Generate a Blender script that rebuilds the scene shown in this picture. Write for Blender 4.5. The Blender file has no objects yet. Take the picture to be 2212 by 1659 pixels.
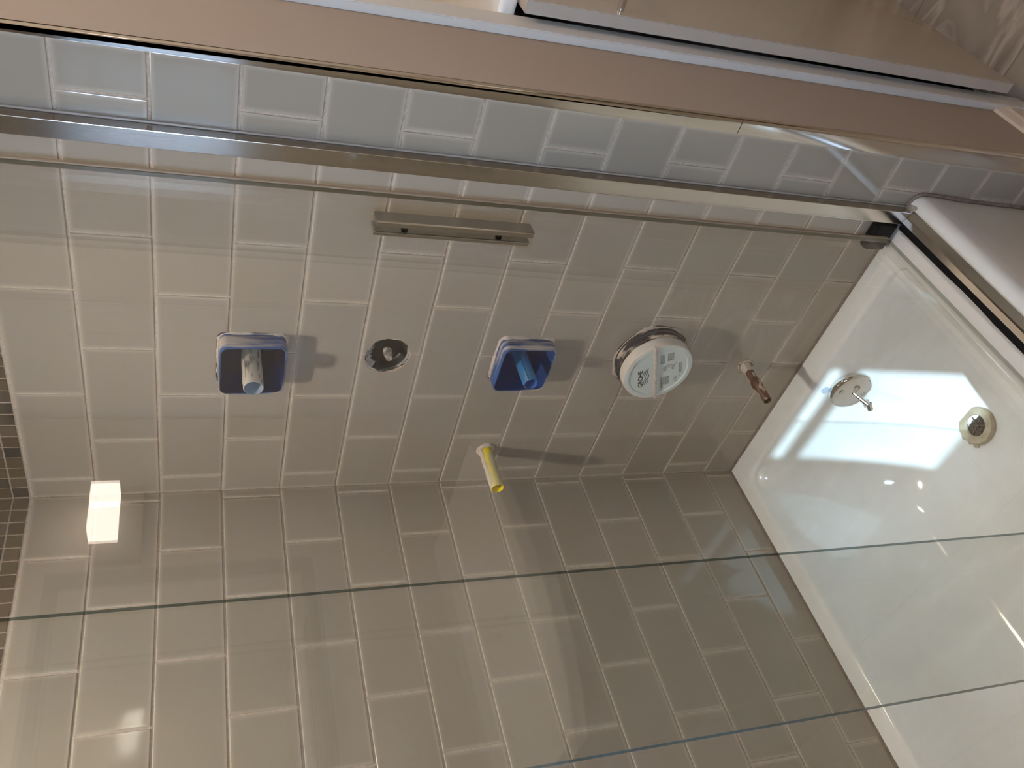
import bpy, bmesh, math, random
from mathutils import Vector, Matrix, noise as mnoise
random.seed(7)
S = bpy.context.scene
FZ = 1.775                      # height of the mosaic border line above the floor; "z" below is measured from it

# ---------------------------------------------------------------- camera
R = [(0.25849820811591795, -0.2557990889771369, -0.9315285838230226),
     (-0.7147098653788396, -0.6993928854746891, -0.006276948107899805),
     (-0.6498988265345771, 0.6673952485790224, -0.3636139401111079)]
cam_d = bpy.data.cameras.new('camera'); cam = bpy.data.objects.new('camera', cam_d)
S.collection.objects.link(cam); S.camera = cam
cam_d.sensor_width = 36.0; cam_d.lens = 36.0*1776.7694/2212.0; cam_d.clip_start = 0.02
rx, dn, fw = Vector(R[0]), Vector(R[1]), Vector(R[2])
M = Matrix(((rx[0], -dn[0], -fw[0], 1.2372), (rx[1], -dn[1], -fw[1], -0.9909),
            (rx[2], -dn[2], -fw[2], -0.2526+FZ), (0, 0, 0, 1)))
cam.matrix_world = M

# ---------------------------------------------------------------- world, sun, exposure
SKY, SUN, DOWN, VAN, FILL = 60.0, 11.5, 36.5, 7.5, 38.0
w = bpy.data.worlds.new('sky'); S.world = w; w.use_nodes = True
bg = w.node_tree.nodes['Background']
bg.inputs[0].default_value = (0.56, 0.73, 1.0, 1); bg.inputs[1].default_value = SKY
sd = bpy.data.lights.new('sun', 'SUN'); sd.energy = SUN; sd.angle = 0.0093; sd.color = (0.60, 0.81, 1.0)
so = bpy.data.objects.new('sun', sd); S.collection.objects.link(so); so.location = (3, -4, 5)
so.rotation_euler = Vector((-0.785, 1.0, -1.02)).to_track_quat('-Z', 'Y').to_euler()
S.view_settings.view_transform = 'Standard'; S.view_settings.look = 'None'
S.view_settings.exposure = 0.0; S.view_settings.gamma = 1.0; S.view_settings.use_curve_mapping = False
S.cycles.max_bounces = 14; S.cycles.diffuse_bounces = 5; S.cycles.glossy_bounces = 6
S.cycles.transparent_max_bounces = 16; S.cycles.transmission_bounces = 8
S.cycles.sample_clamp_indirect = 4.0; S.cycles.use_denoising = True
S.cycles.caustics_reflective = True; S.cycles.caustics_refractive = False

C = bpy.data.collections.new('bathroom'); S.collection.children.link(C)

# ---------------------------------------------------------------- materials
def mat(name, col, rough=0.5, metal=0.0, spec=0.5, coat=0.0, emit=None, es=0.0):
    m = bpy.data.materials.new(name); m.use_nodes = True
    b = m.node_tree.nodes['Principled BSDF']
    b.inputs['Base Color'].default_value = (*col, 1); b.inputs['Roughness'].default_value = rough
    b.inputs['Metallic'].default_value = metal; b.inputs['Specular IOR Level'].default_value = spec
    b.inputs['Coat Weight'].default_value = coat; b.inputs['Coat Roughness'].default_value = 0.03
    if emit: b.inputs['Emission Color'].default_value = (*emit, 1); b.inputs['Emission Strength'].default_value = es
    return m
def nd(m, t, **k):
    n = m.node_tree.nodes.new(t)
    for a, v in k.items(): setattr(n, a, v)
    return n
def ln(m, a, b): m.node_tree.links.new(a, b)
def bsdf(m): return m.node_tree.nodes['Principled BSDF']
def noise(m, scale, detail=3, vec=None, stretch=None, rough=0.5):
    tc = nd(m, 'ShaderNodeTexCoord'); out = tc.outputs['Object']
    if stretch:
        mp = nd(m, 'ShaderNodeMapping'); mp.inputs['Scale'].default_value = stretch; ln(m, out, mp.inputs[0]); out = mp.outputs[0]
    n = nd(m, 'ShaderNodeTexNoise'); n.inputs['Scale'].default_value = scale; n.inputs['Detail'].default_value = detail
    n.inputs['Roughness'].default_value = rough
    ln(m, out, n.inputs['Vector']); return n.outputs['Fac']
def ramp(m, fac, stops):
    r = nd(m, 'ShaderNodeValToRGB'); e = r.color_ramp.elements
    while len(e) < len(stops): e.new(0.5)
    for i, (p, c) in enumerate(stops): e[i].position = p; e[i].color = (*c, 1)
    ln(m, fac, r.inputs[0]); return r.outputs['Color']
def bump(m, fac, strength, dist=0.001):
    b = nd(m, 'ShaderNodeBump'); b.inputs['Strength'].default_value = strength; b.inputs['Distance'].default_value = dist
    ln(m, fac, b.inputs['Height']); ln(m, b.outputs[0], bsdf(m).inputs['Normal'])
def spotted(name, c1, c2, lo, hi, scale, rough=0.6, stretch=None, detail=4, metal=0.0, spec=0.5):
    m = mat(name, c1, rough, metal, spec)
    ln(m, ramp(m, noise(m, scale, detail, stretch=stretch), [(lo, c1), (hi, c2)]), bsdf(m).inputs['Base Color'])
    return m

# glazed greige glass tile; paler at the bevelled rim of every tile
m_tile = mat('greige_glass_tile', (0.30, 0.265, 0.22), 0.07, spec=0.5)
at = nd(m_tile, 'ShaderNodeAttribute', attribute_name='rim'); av = nd(m_tile, 'ShaderNodeAttribute', attribute_name='tint')
mx = nd(m_tile, 'ShaderNodeMix', data_type='RGBA'); mx.inputs['A'].default_value = (0.340, 0.298, 0.250, 1); mx.inputs['B'].default_value = (0.455, 0.405, 0.345, 1)
ln(m_tile, at.outputs['Fac'], mx.inputs['Factor'])
hs = nd(m_tile, 'ShaderNodeHueSaturation'); ln(m_tile, mx.outputs['Result'], hs.inputs['Color']); ln(m_tile, av.outputs['Fac'], hs.inputs['Value'])
ln(m_tile, hs.outputs[0], bsdf(m_tile).inputs['Base Color'])
bump(m_tile, noise(m_tile, 9, 1), 0.10, 0.01)
m_grout = mat('sanded_grout', (0.50, 0.42, 0.345), 0.9, spec=0.2)
ln(m_grout, ramp(m_grout, noise(m_grout, 220, 4), [(0.3, (0.42, 0.35, 0.29)), (0.7, (0.56, 0.475, 0.40))]), bsdf(m_grout).inputs['Base Color'])
bump(m_grout, noise(m_grout, 500, 3), 0.6, 0.0008)
m_mos = mat('mixed_glass_mosaic', (0.2, 0.17, 0.13), 0.08)
am = nd(m_mos, 'ShaderNodeAttribute', attribute_name='tint')
ln(m_mos, ramp(m_mos, am.outputs['Fac'], [(0.0, (0.040, 0.041, 0.042)), (0.3, (0.100, 0.080, 0.058)), (0.6, (0.135, 0.105, 0.076)), (0.8, (0.105, 0.098, 0.056)), (1.0, (0.145, 0.120, 0.098))]), bsdf(m_mos).inputs['Base Color'])
m_recess_shade = mat('black_recess_shade', (0.012, 0.011, 0.01), 0.9, spec=0.1)  # near-black paints the shade inside wall holes and the cabinet gap
m_paint = mat('taupe_wall_paint', (0.42, 0.34, 0.28), 0.55, spec=0.3)
bump(m_paint, noise(m_paint, 160, 2), 0.12, 0.0006)
m_cream = mat('cream_wall_paint', (0.76, 0.69, 0.58), 0.6, spec=0.3)
m_ceil = mat('white_ceiling_paint', (0.78, 0.76, 0.72), 0.8, spec=0.2)
m_white = mat('white_trim_paint', (0.72, 0.70, 0.67), 0.35)
m_gloss = mat('glossy_white_lacquer', (0.56, 0.50, 0.44), 0.035, coat=1.0)
m_tub = mat('white_tub_enamel', (0.74, 0.75, 0.73), 0.10, coat=0.6)
ln(m_tub, ramp(m_tub, noise(m_tub, 5, 6, rough=0.7), [(0.35, (0.73, 0.735, 0.71)), (0.6, (0.80, 0.815, 0.81))]), bsdf(m_tub).inputs['Base Color'])
m_chrome = mat('polished_chrome', (0.80, 0.80, 0.80), 0.05, metal=1.0)
m_satin = mat('brushed_aluminium', (0.68, 0.69, 0.68), 0.2, metal=1.0)
m_bright = mat('bright_anodised_aluminium', (0.78, 0.78, 0.77), 0.16, metal=1.0)
bump(m_bright, noise(m_bright, 60, 2, stretch=(30, 30, 0.4)), 0.1, 0.0005)
m_guttr = mat('pale_satin_track', (0.80, 0.80, 0.80), 0.3, metal=0.35)
m_black = mat('black_rubber', (0.006, 0.006, 0.007), 0.6, spec=0.2)
m_caulk = spotted('brown_grey_caulk', (0.16, 0.125, 0.10), (0.26, 0.21, 0.175), 0.35, 0.65, 60, 0.6)
m_caulkw = mat('clear_silicone', (0.36, 0.33, 0.30), 0.15)
m_blue = mat('blue_guard_plastic', (0.015, 0.055, 0.20), 0.28)
m_bluesmear = spotted('blue_plastic_smeared_with_grout', (0.025, 0.085, 0.26), (0.55, 0.48, 0.40), 0.46, 0.60, 26, 0.5, stretch=(0.35, 3.2, 0.35), detail=6)
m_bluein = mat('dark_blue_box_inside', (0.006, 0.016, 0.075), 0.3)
m_pipegrey = spotted('grey_pipe_with_plaster', (0.42, 0.38, 0.31), (0.04, 0.045, 0.05), 0.50, 0.58, 95, 0.5, stretch=(1, 0.22, 1), detail=6)
m_pipein = mat('pale_blue_pipe_bore', (0.30, 0.38, 0.46), 0.35)
m_pipeblue = spotted('translucent_blue_pipe', (0.035, 0.16, 0.34), (0.20, 0.27, 0.32), 0.55, 0.75, 90, 0.18, stretch=(1, 0.3, 1))
m_pipebluein = mat('blue_pipe_bore', (0.04, 0.14, 0.42), 0.35)
m_yel = spotted('yellow_pipe_smeared_with_grout', (0.70, 0.53, 0.02), (0.46, 0.42, 0.30), 0.50, 0.66, 60, 0.35, stretch=(1, 0.16, 1))
m_yelin = mat('yellow_pipe_bore', (0.80, 0.60, 0.005), 0.35)
m_copper = spotted('brown_copper_with_plaster', (0.085, 0.028, 0.016), (0.52, 0.43, 0.36), 0.515, 0.545, 55, 0.5, stretch=(1, 0.6, 1), detail=3)
m_copin = mat('dark_copper_bore', (0.05, 0.02, 0.015), 0.5)
m_plaster = spotted('pale_grout_plaster', (0.55, 0.47, 0.40), (0.42, 0.35, 0.30), 0.4, 0.7, 80, 0.85)
m_body = spotted('charcoal_plastic_with_grout', (0.045, 0.042, 0.048), (0.55, 0.46, 0.38), 0.54, 0.60, 30, 0.45, stretch=(0.8, 2.6, 0.8), detail=6)
m_cap = mat('pale_grey_green_plastic', (0.58, 0.65, 0.62), 0.35)
m_capside = spotted('cap_rim_dusted_with_grout', (0.64, 0.57, 0.50), (0.56, 0.60, 0.56), 0.5, 0.65, 45, 0.5)
m_ink = mat('black_print', (0.012, 0.012, 0.016), 0.6); m_red = mat('red_print', (0.30, 0.03, 0.02), 0.6)
m_grey = mat('grey_print', (0.13, 0.14, 0.145), 0.6)
m_dish = mat('black_fitting_plastic', (0.010, 0.010, 0.010), 0.42)
m_dishsmear = spotted('black_rim_with_grout', (0.03, 0.04, 0.045), (0.40, 0.38, 0.35), 0.46, 0.58, 38, 0.5)
m_putty = spotted('yellowed_putty_ring', (0.36, 0.30, 0.20), (0.48, 0.42, 0.31), 0.4, 0.7, 40, 0.7)
m_drain = mat('dark_drain_metal', (0.045, 0.032, 0.026), 0.5)
m_led = mat('frosted_lamp_glass', (0.9, 0.9, 0.9), 0.4, emit=(1.0, 0.86, 0.74), es=VAN*1.5)
m_down = mat('downlight_lens', (0.9, 0.9, 0.9), 0.4, emit=(1.0, 0.89, 0.765), es=DOWN*26)
m_fill = mat('fill_light_diffuser', (0.9, 0.9, 0.9), 0.4, emit=(1.0, 0.83, 0.65), es=FILL)  # glow of the added fill fixture
m_mirror = mat('mirror_silver', (0.9, 0.9, 0.9), 0.01, metal=1.0)
m_wood = mat('dark_cabinet', (0.17, 0.14, 0.115), 0.2, coat=0.5)
m_counter = mat('white_countertop', (0.86, 0.83, 0.79), 0.15)

# clear safety glass: two real faces, each with Fresnel reflection, straight transmission
def glass(name, tint):
    m = bpy.data.materials.new(name); m.use_nodes = True; nt = m.node_tree; nt.nodes.clear()
    o = nt.nodes.new('ShaderNodeOutputMaterial'); mixs = nt.nodes.new('ShaderNodeMixShader')
    tr = nt.nodes.new('ShaderNodeBsdfTransparent'); tr.inputs[0].default_value = (*tint, 1)
    gl = nt.nodes.new('ShaderNodeBsdfGlossy'); gl.inputs['Roughness'].default_value = 0.0; gl.inputs[0].default_value = (1, 1, 1, 1)
    fr = nt.nodes.new('ShaderNodeFresnel'); ge = nt.nodes.new('ShaderNodeNewGeometry')
    ml = nt.nodes.new('ShaderNodeMath'); ml.operation = 'MULTIPLY_ADD'          # ior 1.5 from either side of the face
    ml.inputs[1].default_value = 1/1.5-1.5; ml.inputs[2].default_value = 1.5
    nt.links.new(ge.outputs['Backfacing'], ml.inputs[0]); nt.links.new(ml.outputs[0], fr.inputs['IOR'])
    nt.links.new(fr.outputs[0], mixs.inputs[0]); nt.links.new(tr.outputs[0], mixs.inputs[1]); nt.links.new(gl.outputs[0], mixs.inputs[2])
    nt.links.new(mixs.outputs[0], o.inputs[0]); return m
m_glass = glass('clear_door_glass', (0.975, 0.985, 0.98))
m_edge = mat('green_glass_edge', (0.10, 0.17, 0.185), 0.12)
m_edgeb = glass('tinted_glass_edge', (0.62, 0.66, 0.62))
m_edgec = glass('teal_glass_edge', (0.22, 0.30, 0.32))
m_edgestrip = mat('tan_glass_edge_strip', (0.28, 0.22, 0.165), 0.25)  # tan stands for grout colour refracted in the glass edge
m_bead = mat('clear_bead', (0.45, 0.45, 0.42), 0.08)

# ---------------------------------------------------------------- mesh helpers
def z_(z): return z+FZ
def link(name, me, parent=None, loc=None):
    o = bpy.data.objects.new(name, me); C.objects.link(o)
    if parent: o.parent = parent; o.matrix_parent_inverse = Matrix.Translation(-Vector(parent.location))
    if loc: o.location = loc
    return o
def tobj(name, bm, mats, parent=None, smooth=False, ang=40):
    me = bpy.data.meshes.new(name); bm.to_mesh(me); bm.free()
    for m in (mats if isinstance(mats, (list, tuple)) else [mats]): me.materials.append(m)
    if smooth:
        for p in me.polygons: p.use_smooth = True
        me.set_sharp_from_angle(angle=math.radians(ang))
    return link(name, me, parent)
def empty(name, loc, label=None, cat=None, group=None):
    o = bpy.data.objects.new(name, None); C.objects.link(o); o.location = loc; o.empty_display_size = 0.05
    if label: tag(o, label, cat, group)
    return o
def tag(o, label, cat, group=None):
    o['label'] = label; o['category'] = cat
    if group: o['group'] = group
    return o
def struct(o, label=None, cat=None):
    o['kind'] = 'structure'
    if label: o['label'] = label
    if cat: o['category'] = cat
    return o
def box(bm, x0, x1, y0, y1, z0, z1, mi=0, bev=0, seg=2):
    r = bmesh.ops.create_cube(bm, size=1.0, matrix=Matrix.Translation(((x0+x1)/2, (y0+y1)/2, (z0+z1)/2)) @ Matrix.Diagonal((abs(x1-x0), abs(y1-y0), abs(z1-z0), 1)))
    vs = r['verts']; fs = set(f for v in vs for f in v.link_faces)
    for f in fs: f.material_index = mi
    if bev:
        es = list(set(e for v in vs for e in v.link_edges))
        bmesh.ops.bevel(bm, geom=es, offset=bev, segments=seg, profile=0.5, affect='EDGES', material=mi)
    return vs
def quadbox(bm, c8, mi=0):            # c8: 4 bottom corners then 4 top corners
    v = [bm.verts.new(c) for c in c8]
    for a in ((0,3,2,1),(4,5,6,7),(0,1,5,4),(1,2,6,5),(2,3,7,6),(3,0,4,7)):
        f = bm.faces.new([v[i] for i in a]); f.material_index = mi
    return v
def tube(bm, p0, p1, r0, r1=None, n=32, mi=0, cap=True, ro=0):
    r1 = r0 if r1 is None else r1
    p0, p1 = Vector(p0), Vector(p1); d = (p1-p0).normalized(); q = d.to_track_quat('Z', 'Y')
    A = [bm.verts.new(p0+q @ Vector((r0*math.cos(t), r0*math.sin(t), 0))) for t in [2*math.pi*i/n+ro for i in range(n)]]
    B = [bm.verts.new(p1+q @ Vector((r1*math.cos(t), r1*math.sin(t), 0))) for t in [2*math.pi*i/n+ro for i in range(n)]]
    for i in range(n):
        f = bm.faces.new((A[i], A[(i+1) % n], B[(i+1) % n], B[i])); f.material_index = mi
    if cap:
        bm.faces.new(A[::-1]).material_index = mi; bm.faces.new(B).material_index = mi
    return A, B
def lathe(bm, origin, axis, prof, n=48, mats=None, wob=0.0, close=False):   # prof: (distance along axis, radius)
    q = Vector(axis).to_track_quat('Z', 'Y'); o = Vector(origin); rings = []
    ph = [random.uniform(0, 6.28) for _ in range(6)]
    for (h, r) in prof:
        ring = []
        for i in range(n):
            t = 2*math.pi*i/n
            rr = r*(1+wob*(math.sin(3*t+ph[0])+math.sin(7*t+ph[1])*.7+math.sin(13*t+ph[2])*.5)) if r > 1e-6 else 0
            ring.append(bm.verts.new(o+q @ Vector((rr*math.cos(t), rr*math.sin(t), h))))
        rings.append(ring)
    for k in range(len(rings)-1):
        for i in range(n):
            a, b = rings[k], rings[k+1]
            f = bm.faces.new((a[i], a[(i+1) % n], b[(i+1) % n], b[i])); f.material_index = mats[k] if mats else 0
    if close:
        for r_, rev in ((rings[0], True), (rings[-1], False)):
            bm.faces.new(r_[::-1] if rev else r_).material_index = (mats[-1] if mats else 0)
    return rings
def rrect(x0, x1, y0, y1, r, n=8):
    pts = []
    for cx, cy, a in ((x1-r, y1-r, 0), (x0+r, y1-r, 90), (x0+r, y0+r, 180), (x1-r, y0+r, 270)):
        for i in range(n+1):
            t = math.radians(a+90*i/n); pts.append((cx+r*math.cos(t), cy+r*math.sin(t)))
    return pts
def loft(bm, rings, mi=0, capA=False, capB=False):
    V = [[bm.verts.new(p) for p in r] for r in rings]; n = len(V[0])
    for k in range(len(V)-1):
        for i in range(n):
            f = bm.faces.new((V[k][i], V[k][(i+1) % n], V[k+1][(i+1) % n], V[k+1][i])); f.material_index = mi
    if capA: bm.faces.new(V[0][::-1]).material_index = mi
    if capB: bm.faces.new(V[-1]).material_index = mi
    return V
def extrude_profile(bm, prof, y0, y1, mi=0):   # prof: (x, z) closed, extruded along y
    A = [bm.verts.new((x, y0, z)) for x, z in prof]; B = [bm.verts.new((x, y1, z)) for x, z in prof]; n = len(prof)
    for i in range(n): bm.faces.new((A[i], A[(i+1) % n], B[(i+1) % n], B[i])).material_index = mi
    bm.faces.new(A[::-1]).material_index = mi; bm.faces.new(B).material_index = mi
    bmesh.ops.recalc_face_normals(bm, faces=bm.faces[:])

# ---------------------------------------------------------------- the tiled walls
# row lines (z) measured down from the mosaic border
ZL = [-0.0060, -0.1037, -0.2043, -0.3060, -0.4075, -0.5090, -0.6110, -0.7120, -0.8130, -0.9155, -1.0187, -1.1217, -1.2240, -1.3310]
while ZL[-1] > -1.70: ZL.append(ZL[-1]-0.1020)
NROW = len(ZL)
G = 0.0036
PT = {0: (0.0455, 0.030), 1: (0.140, 0.130), 2: (0.2445, 0.2345), 3: (0.3385, 0.3345), 4: (0.445, 0.4395), 5: (0.540, 0.5425), 6: (0.6415, 0.640), 7: (0.736, 0.737), 8: (0.84, 0.84)}
BT = {0: (0.020, 0.0145), 1: (0.1265, 0.1145), 2: (0.2245, 0.2165), 3: (0.3245, 0.3205), 4: (0.4225, 0.4205), 5: (0.5235, 0.5235)}
for i in range(6, 17): BT[i] = (BT[i-2][0]+0.2010, BT[i-2][1]+0.2010)
def joints(T, par, k):
    t = min(max(k, 0), 13)/13.0
    return [a+(b-a)*t for n, (a, b) in sorted(T.items()) if n % 2 == par]
class Tiles:
    def __init__(s): s.bm = bmesh.new(); s.rim = s.bm.verts.layers.float.new('rim'); s.tint = s.bm.verts.layers.float.new('tint')
def add_tile(T, frame, u0, u1, v0, v1, mi=0, bev=0.0012, rimw=0.0055, tint=None, thick=0.006, tilt=0.00022):
    """frame(u, v, d): d is depth out of the wall face"""
    if u1-u0 < 0.004 or v1-v0 < 0.004: return
    bm = T.bm; tint = random.uniform(0.965, 1.035) if tint is None else tint
    rimw = min(rimw, (u1-u0)*0.3, (v1-v0)*0.3)
    dd = [random.uniform(-tilt, tilt) for _ in range(3)]
    def dep(u, v): return dd[0]+dd[1]*(2*(u-u0)/(u1-u0)-1)+dd[2]*(2*(v-v0)/(v1-v0)-1)
    def ring(i, d, r):
        out = []
        for (u, v) in ((u0+i, v0+i), (u1-i, v0+i), (u1-i, v1-i), (u0+i, v1-i)):
            vt = bm.verts.new(frame(u, v, d+dep(u, v))); vt[T.rim] = r; vt[T.tint] = tint; out.append(vt)
        return out
    rs = [ring(0, -thick, 1), ring(0, -bev, 1), ring(bev*0.35, -bev*0.3, 1), ring(bev, 0, 0.85), ring(bev+rimw*0.5, 0, 0.3), ring(bev+rimw, 0, 0)]
    for a, b in zip(rs[:-1], rs[1:]):
        for i in range(4): bm.faces.new((a[i], a[(i+1) % 4], b[(i+1) % 4], b[i])).material_index = mi
    bm.faces.new(rs[-1]).material_index = mi; bm.faces.new(rs[0][::-1]).material_index = mi
def tile_field(T, frame, TT, u_end, rows, sliver_ends=True, u_start=0.0):
    for k in rows:
        z1 = ZL[k]-G/2; z0 = ZL[k+1]+G/2
        par = 0 if (TT is PT) == (k % 2 == 0) else 1
        js = [u_start]+[j for j in joints(TT, par, k+0.5) if j < u_end-0.003 and j > u_start+0.003]+[u_end]
        for i, (a, b) in enumerate(zip(js[:-1], js[1:])):
            ua = a+(G/2 if i else 0.0012); ub = b-(G/2 if i < len(js)-2 else 0.0)
            add_tile(T, frame, ua, ub, z0, z1)
def mosaic(T, frame, u_end, zb, nrow, p=0.0250, g=0.0028):
    n = int(u_end/p)+1
    for r in range(nrow):
        for i in range(n):
            a, b = i*p+g*0.5, min((i+1)*p-g*0.5, u_end)
            if b-a > 0.004: add_tile(T, frame, a, b, zb+r*p+g, zb+(r+1)*p, 2, 0.0006, 0.002, random.random(), 0.005, 0.00015)
def upper(T, frame, TT, u_end, zb, top):
    k = 0
    while zb < top-0.01:
        z1 = min(zb+0.1018-G, top); js = [0]+[j for j in joints(TT, k % 2, 0) if j < u_end-0.003]+[u_end]
        for a, b in zip(js[:-1], js[1:]): add_tile(T, frame, a+G/2, b-G/2, zb, z1)
        zb += 0.1018; k += 1
def bool_cut(me, cutters):
    """difference of a mesh with closed cutter bmeshes, done by modifiers and baked"""
    o = bpy.data.objects.new('tmp', me); S.collection.objects.link(o); cs = []
    for cb in cutters:
        cm = bpy.data.meshes.new('cut'); cb.to_mesh(cm)
        for m in me.materials: cm.materials.append(m)
        co = bpy.data.objects.new('cut', cm); S.collection.objects.link(co); cs.append(co)
        md = o.modifiers.new('b', 'BOOLEAN'); md.object = co; md.solver = 'EXACT'; md.operation = 'DIFFERENCE'
    dg = bpy.context.evaluated_depsgraph_get(); dg.update()
    out = bpy.data.meshes.new_from_object(o.evaluated_get(dg))
    for co in cs: bpy.data.objects.remove(co)
    bpy.data.objects.remove(o); return out

CEILZ = 0.62
RIMZ = -1.405
UEND = 0.795
# --- plumbing wall: face at y = 0, tiles facing -y
HOLES = [('sq', 0.3255, -0.3408, 0.0510), ('sq', 0.3322, -0.7921, 0.0505), ('rd', 0.3355, -0.5545, 0.0362),
         ('rd', 0.3480, -1.0455, 0.0715), ('rd', 0.3265, -1.2712, 0.0165), ('rd', 0.0943, -0.7862, 0.0150)]
def cutter(h, grow=0.0, y0=-0.02, y1=0.085):
    bm = bmesh.new(); kind, x, z, r = h
    if kind == 'sq':
        pts = rrect(x-r-grow, x+r+grow, z_(z)-r-grow, z_(z)+r+grow, 0.010, 5)
        loft(bm, [[(a, y0, b) for a, b in pts], [(a, y1, b) for a, b in pts]], 0, True, True)
    else:
        ph = random.uniform(0, 6)
        A = []; n = 40
        for i in range(n):
            t = 2*math.pi*i/n; rr = r+grow+(0.0012*math.sin(5*t+ph)+0.0006*math.sin(11*t))*(1 if r > 0.03 else 0.4)
            A.append((x+rr*math.cos(t), z_(z)+rr*math.sin(t)))
        loft(bm, [[(a, y0, b) for a, b in A], [(a, y1, b) for a, b in A]], 0, True, True)
    bmesh.ops.recalc_face_normals(bm, faces=bm.faces[:])
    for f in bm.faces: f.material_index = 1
    return bm
frP = lambda u, v, d: (u, -d, z_(v))
T = Tiles()
# tiles that touch a hole are cut one by one and joined back
class Rec:
    pass
plain = Tiles(); cutlist = []
def tile_or_cut(ua, ub, z0, z1):
    hs_ = [h for h in HOLES if h[1]+h[3] > ua-0.002 and h[1]-h[3] < ub+0.002 and h[2]+h[3] > z0-0.002 and h[2]-h[3] < z1+0.002]
    if not hs_: add_tile(T, frP, ua, ub, z0, z1); return
    t = Tiles(); add_tile(t, frP, ua, ub, z0, z1)
    bmesh.ops.recalc_face_normals(t.bm, faces=t.bm.faces[:])
    me = bpy.data.meshes.new('t'); t.bm.to_mesh(me); t.bm.free(); me.materials.append(m_tile); me.materials.append(m_plaster)
    me = bool_cut(me, [cutter(h, 0.002) for h in hs_]); tn, rm = me.attributes['tint'].data, me.attributes['rim'].data
    tv = max(d.value for d in tn)
    for a_, b_ in zip(tn, rm):
        if a_.value < 0.9: a_.value = tv; b_.value = 0.0
        a_.value = tv
    cutlist.append(me)
for k in range(NROW-1):
    lo = ZL[k+1]
    z1 = ZL[k]-G/2; z0 = lo+G/2; par = 0 if k % 2 == 0 else 1
    js = [0.0]+[j for j in joints(PT, par, k+0.5) if j < UEND-0.003]+[UEND]
    for i, (a, b) in enumerate(zip(js[:-1], js[1:])):
        if z1 < RIMZ-0.02 and b < 0.70: continue
        ua = a+(G/2 if i else 0.0012); ub = b-(G/2 if i < len(js)-2 else 0.0)
        tile_or_cut(ua, ub, max(z0, -FZ+0.002), z1)
MZ = -0.0048
mosaic(T, frP, UEND, MZ, 5)
upper(T, frP, PT, UEND, MZ+5*0.0250+G, CEILZ)
slab = bmesh.new(); box(slab, -0.15, 0.7945, 0.0016, 0.150, 0.0, z_(CEILZ))
me_s = bpy.data.meshes.new('slab'); slab.to_mesh(me_s); slab.free(); me_s.materials.append(m_grout); me_s.materials.append(m_recess_shade)
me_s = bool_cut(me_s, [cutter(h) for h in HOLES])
bmw = T.bm
def join_into(bm, me, remap):
    n0 = len(bm.faces); bm.from_mesh(me); bm.faces.ensure_lookup_table()
    for f in bm.faces[n0:]: f.material_index = remap.get(f.material_index, f.material_index)
for me in cutlist: join_into(bmw, me, {0: 0, 1: 4})
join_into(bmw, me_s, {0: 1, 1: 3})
wp = tobj('wall_right', bmw, [m_tile, m_grout, m_mos, m_recess_shade, m_plaster])
struct(wp)

# --- long back wall: face at x = 0, tiles facing +x, running to -y
T = Tiles(); frB = lambda u, v, d: (d, -u, z_(v))
for k in range(NROW-1):
    if ZL[k] < RIMZ: break
    z1 = ZL[k]-G/2; z0 = ZL[k+1]+G/2; par = 1 if k % 2 == 0 else 0
    js = [0.0]+[j for j in joints(BT, par, k+0.5) if j < 1.497]+[1.50]
    for i, (a, b) in enumerate(zip(js[:-1], js[1:])):
        add_tile(T, frB, a+(G/2 if i else 0.0012), b-(G/2 if i < len(js)-2 else 0), z0, z1)
mosaic(T, frB, 1.5, MZ, 5); upper(T, frB, BT, 1.5, MZ+5*0.0250+G, CEILZ)
box(T.bm, -0.15, -0.0016, -1.65, 0.0015, 0.0, z_(CEILZ), 1)
bmesh.ops.recalc_face_normals(T.bm, faces=T.bm.faces[:])
struct(tobj('wall_back', T.bm, [m_tile, m_grout, m_mos]))

# --- end wall opposite the plumbing wall, with the window beyond the tub
WX0, WX1, WZ0, WZ1 = 1.235, 1.540, -0.385, 0.092
T = Tiles(); frE = lambda u, v, d: (u, -1.50+d, z_(v))
for k in range(NROW-1):
    if ZL[k] < RIMZ: break
    js = [0.0]+[j for j in joints(PT, k % 2, k+0.5) if j < UEND-0.003]+[UEND]
    for i, (a, b) in enumerate(zip(js[:-1], js[1:])): add_tile(T, frE, a+G/2, b-G/2, ZL[k+1]+G/2, ZL[k]-G/2)
mosaic(T, frE, UEND, MZ, 5); upper(T, frE, PT, UEND, MZ+5*0.0250+G, CEILZ)
box(T.bm, -0.15, 0.7945, -1.65, -1.5016, 0, z_(CEILZ), 1)
bmesh.ops.recalc_face_normals(T.bm, faces=T.bm.faces[:])
struct(tobj('wall_left', T.bm, [m_tile, m_grout, m_mos]))
bm = bmesh.new(); RX = 2.15
for a in ((0.7945, WX0, 0, z_(CEILZ)), (WX1, RX, 0, z_(CEILZ)), (WX0, WX1, 0, z_(WZ0)), (WX0, WX1, z_(WZ1), z_(CEILZ))):
    box(bm, a[0], a[1], -1.53, -1.50, a[2], a[3])
struct(tobj('wall_window', bm, m_cream))
wf = bmesh.new(); t_ = 0.014
for a in ((WX0, WX0+t_, WZ0, WZ1), (WX1-t_, WX1, WZ0, WZ1), (WX0, WX1, WZ0, WZ0+t_), (WX0, WX1, WZ1-t_, WZ1), (WX0, WX1, 0.008, 0.032)):
    box(wf, a[0], a[1], -1.5295, -1.509, z_(a[2]), z_(a[3]), 0, 0.001)
for a in ((WX0-0.06, WX0, WZ0-0.06, WZ1+0.06), (WX1, WX1+0.06, WZ0-0.06, WZ1+0.06), (WX0, WX1, WZ0-0.06, WZ0), (WX0, WX1, WZ1, WZ1+0.06)):
    box(wf, a[0], a[1], -1.4995, -1.485, z_(a[2]), z_(a[3]), 0, 0.002)
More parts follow.
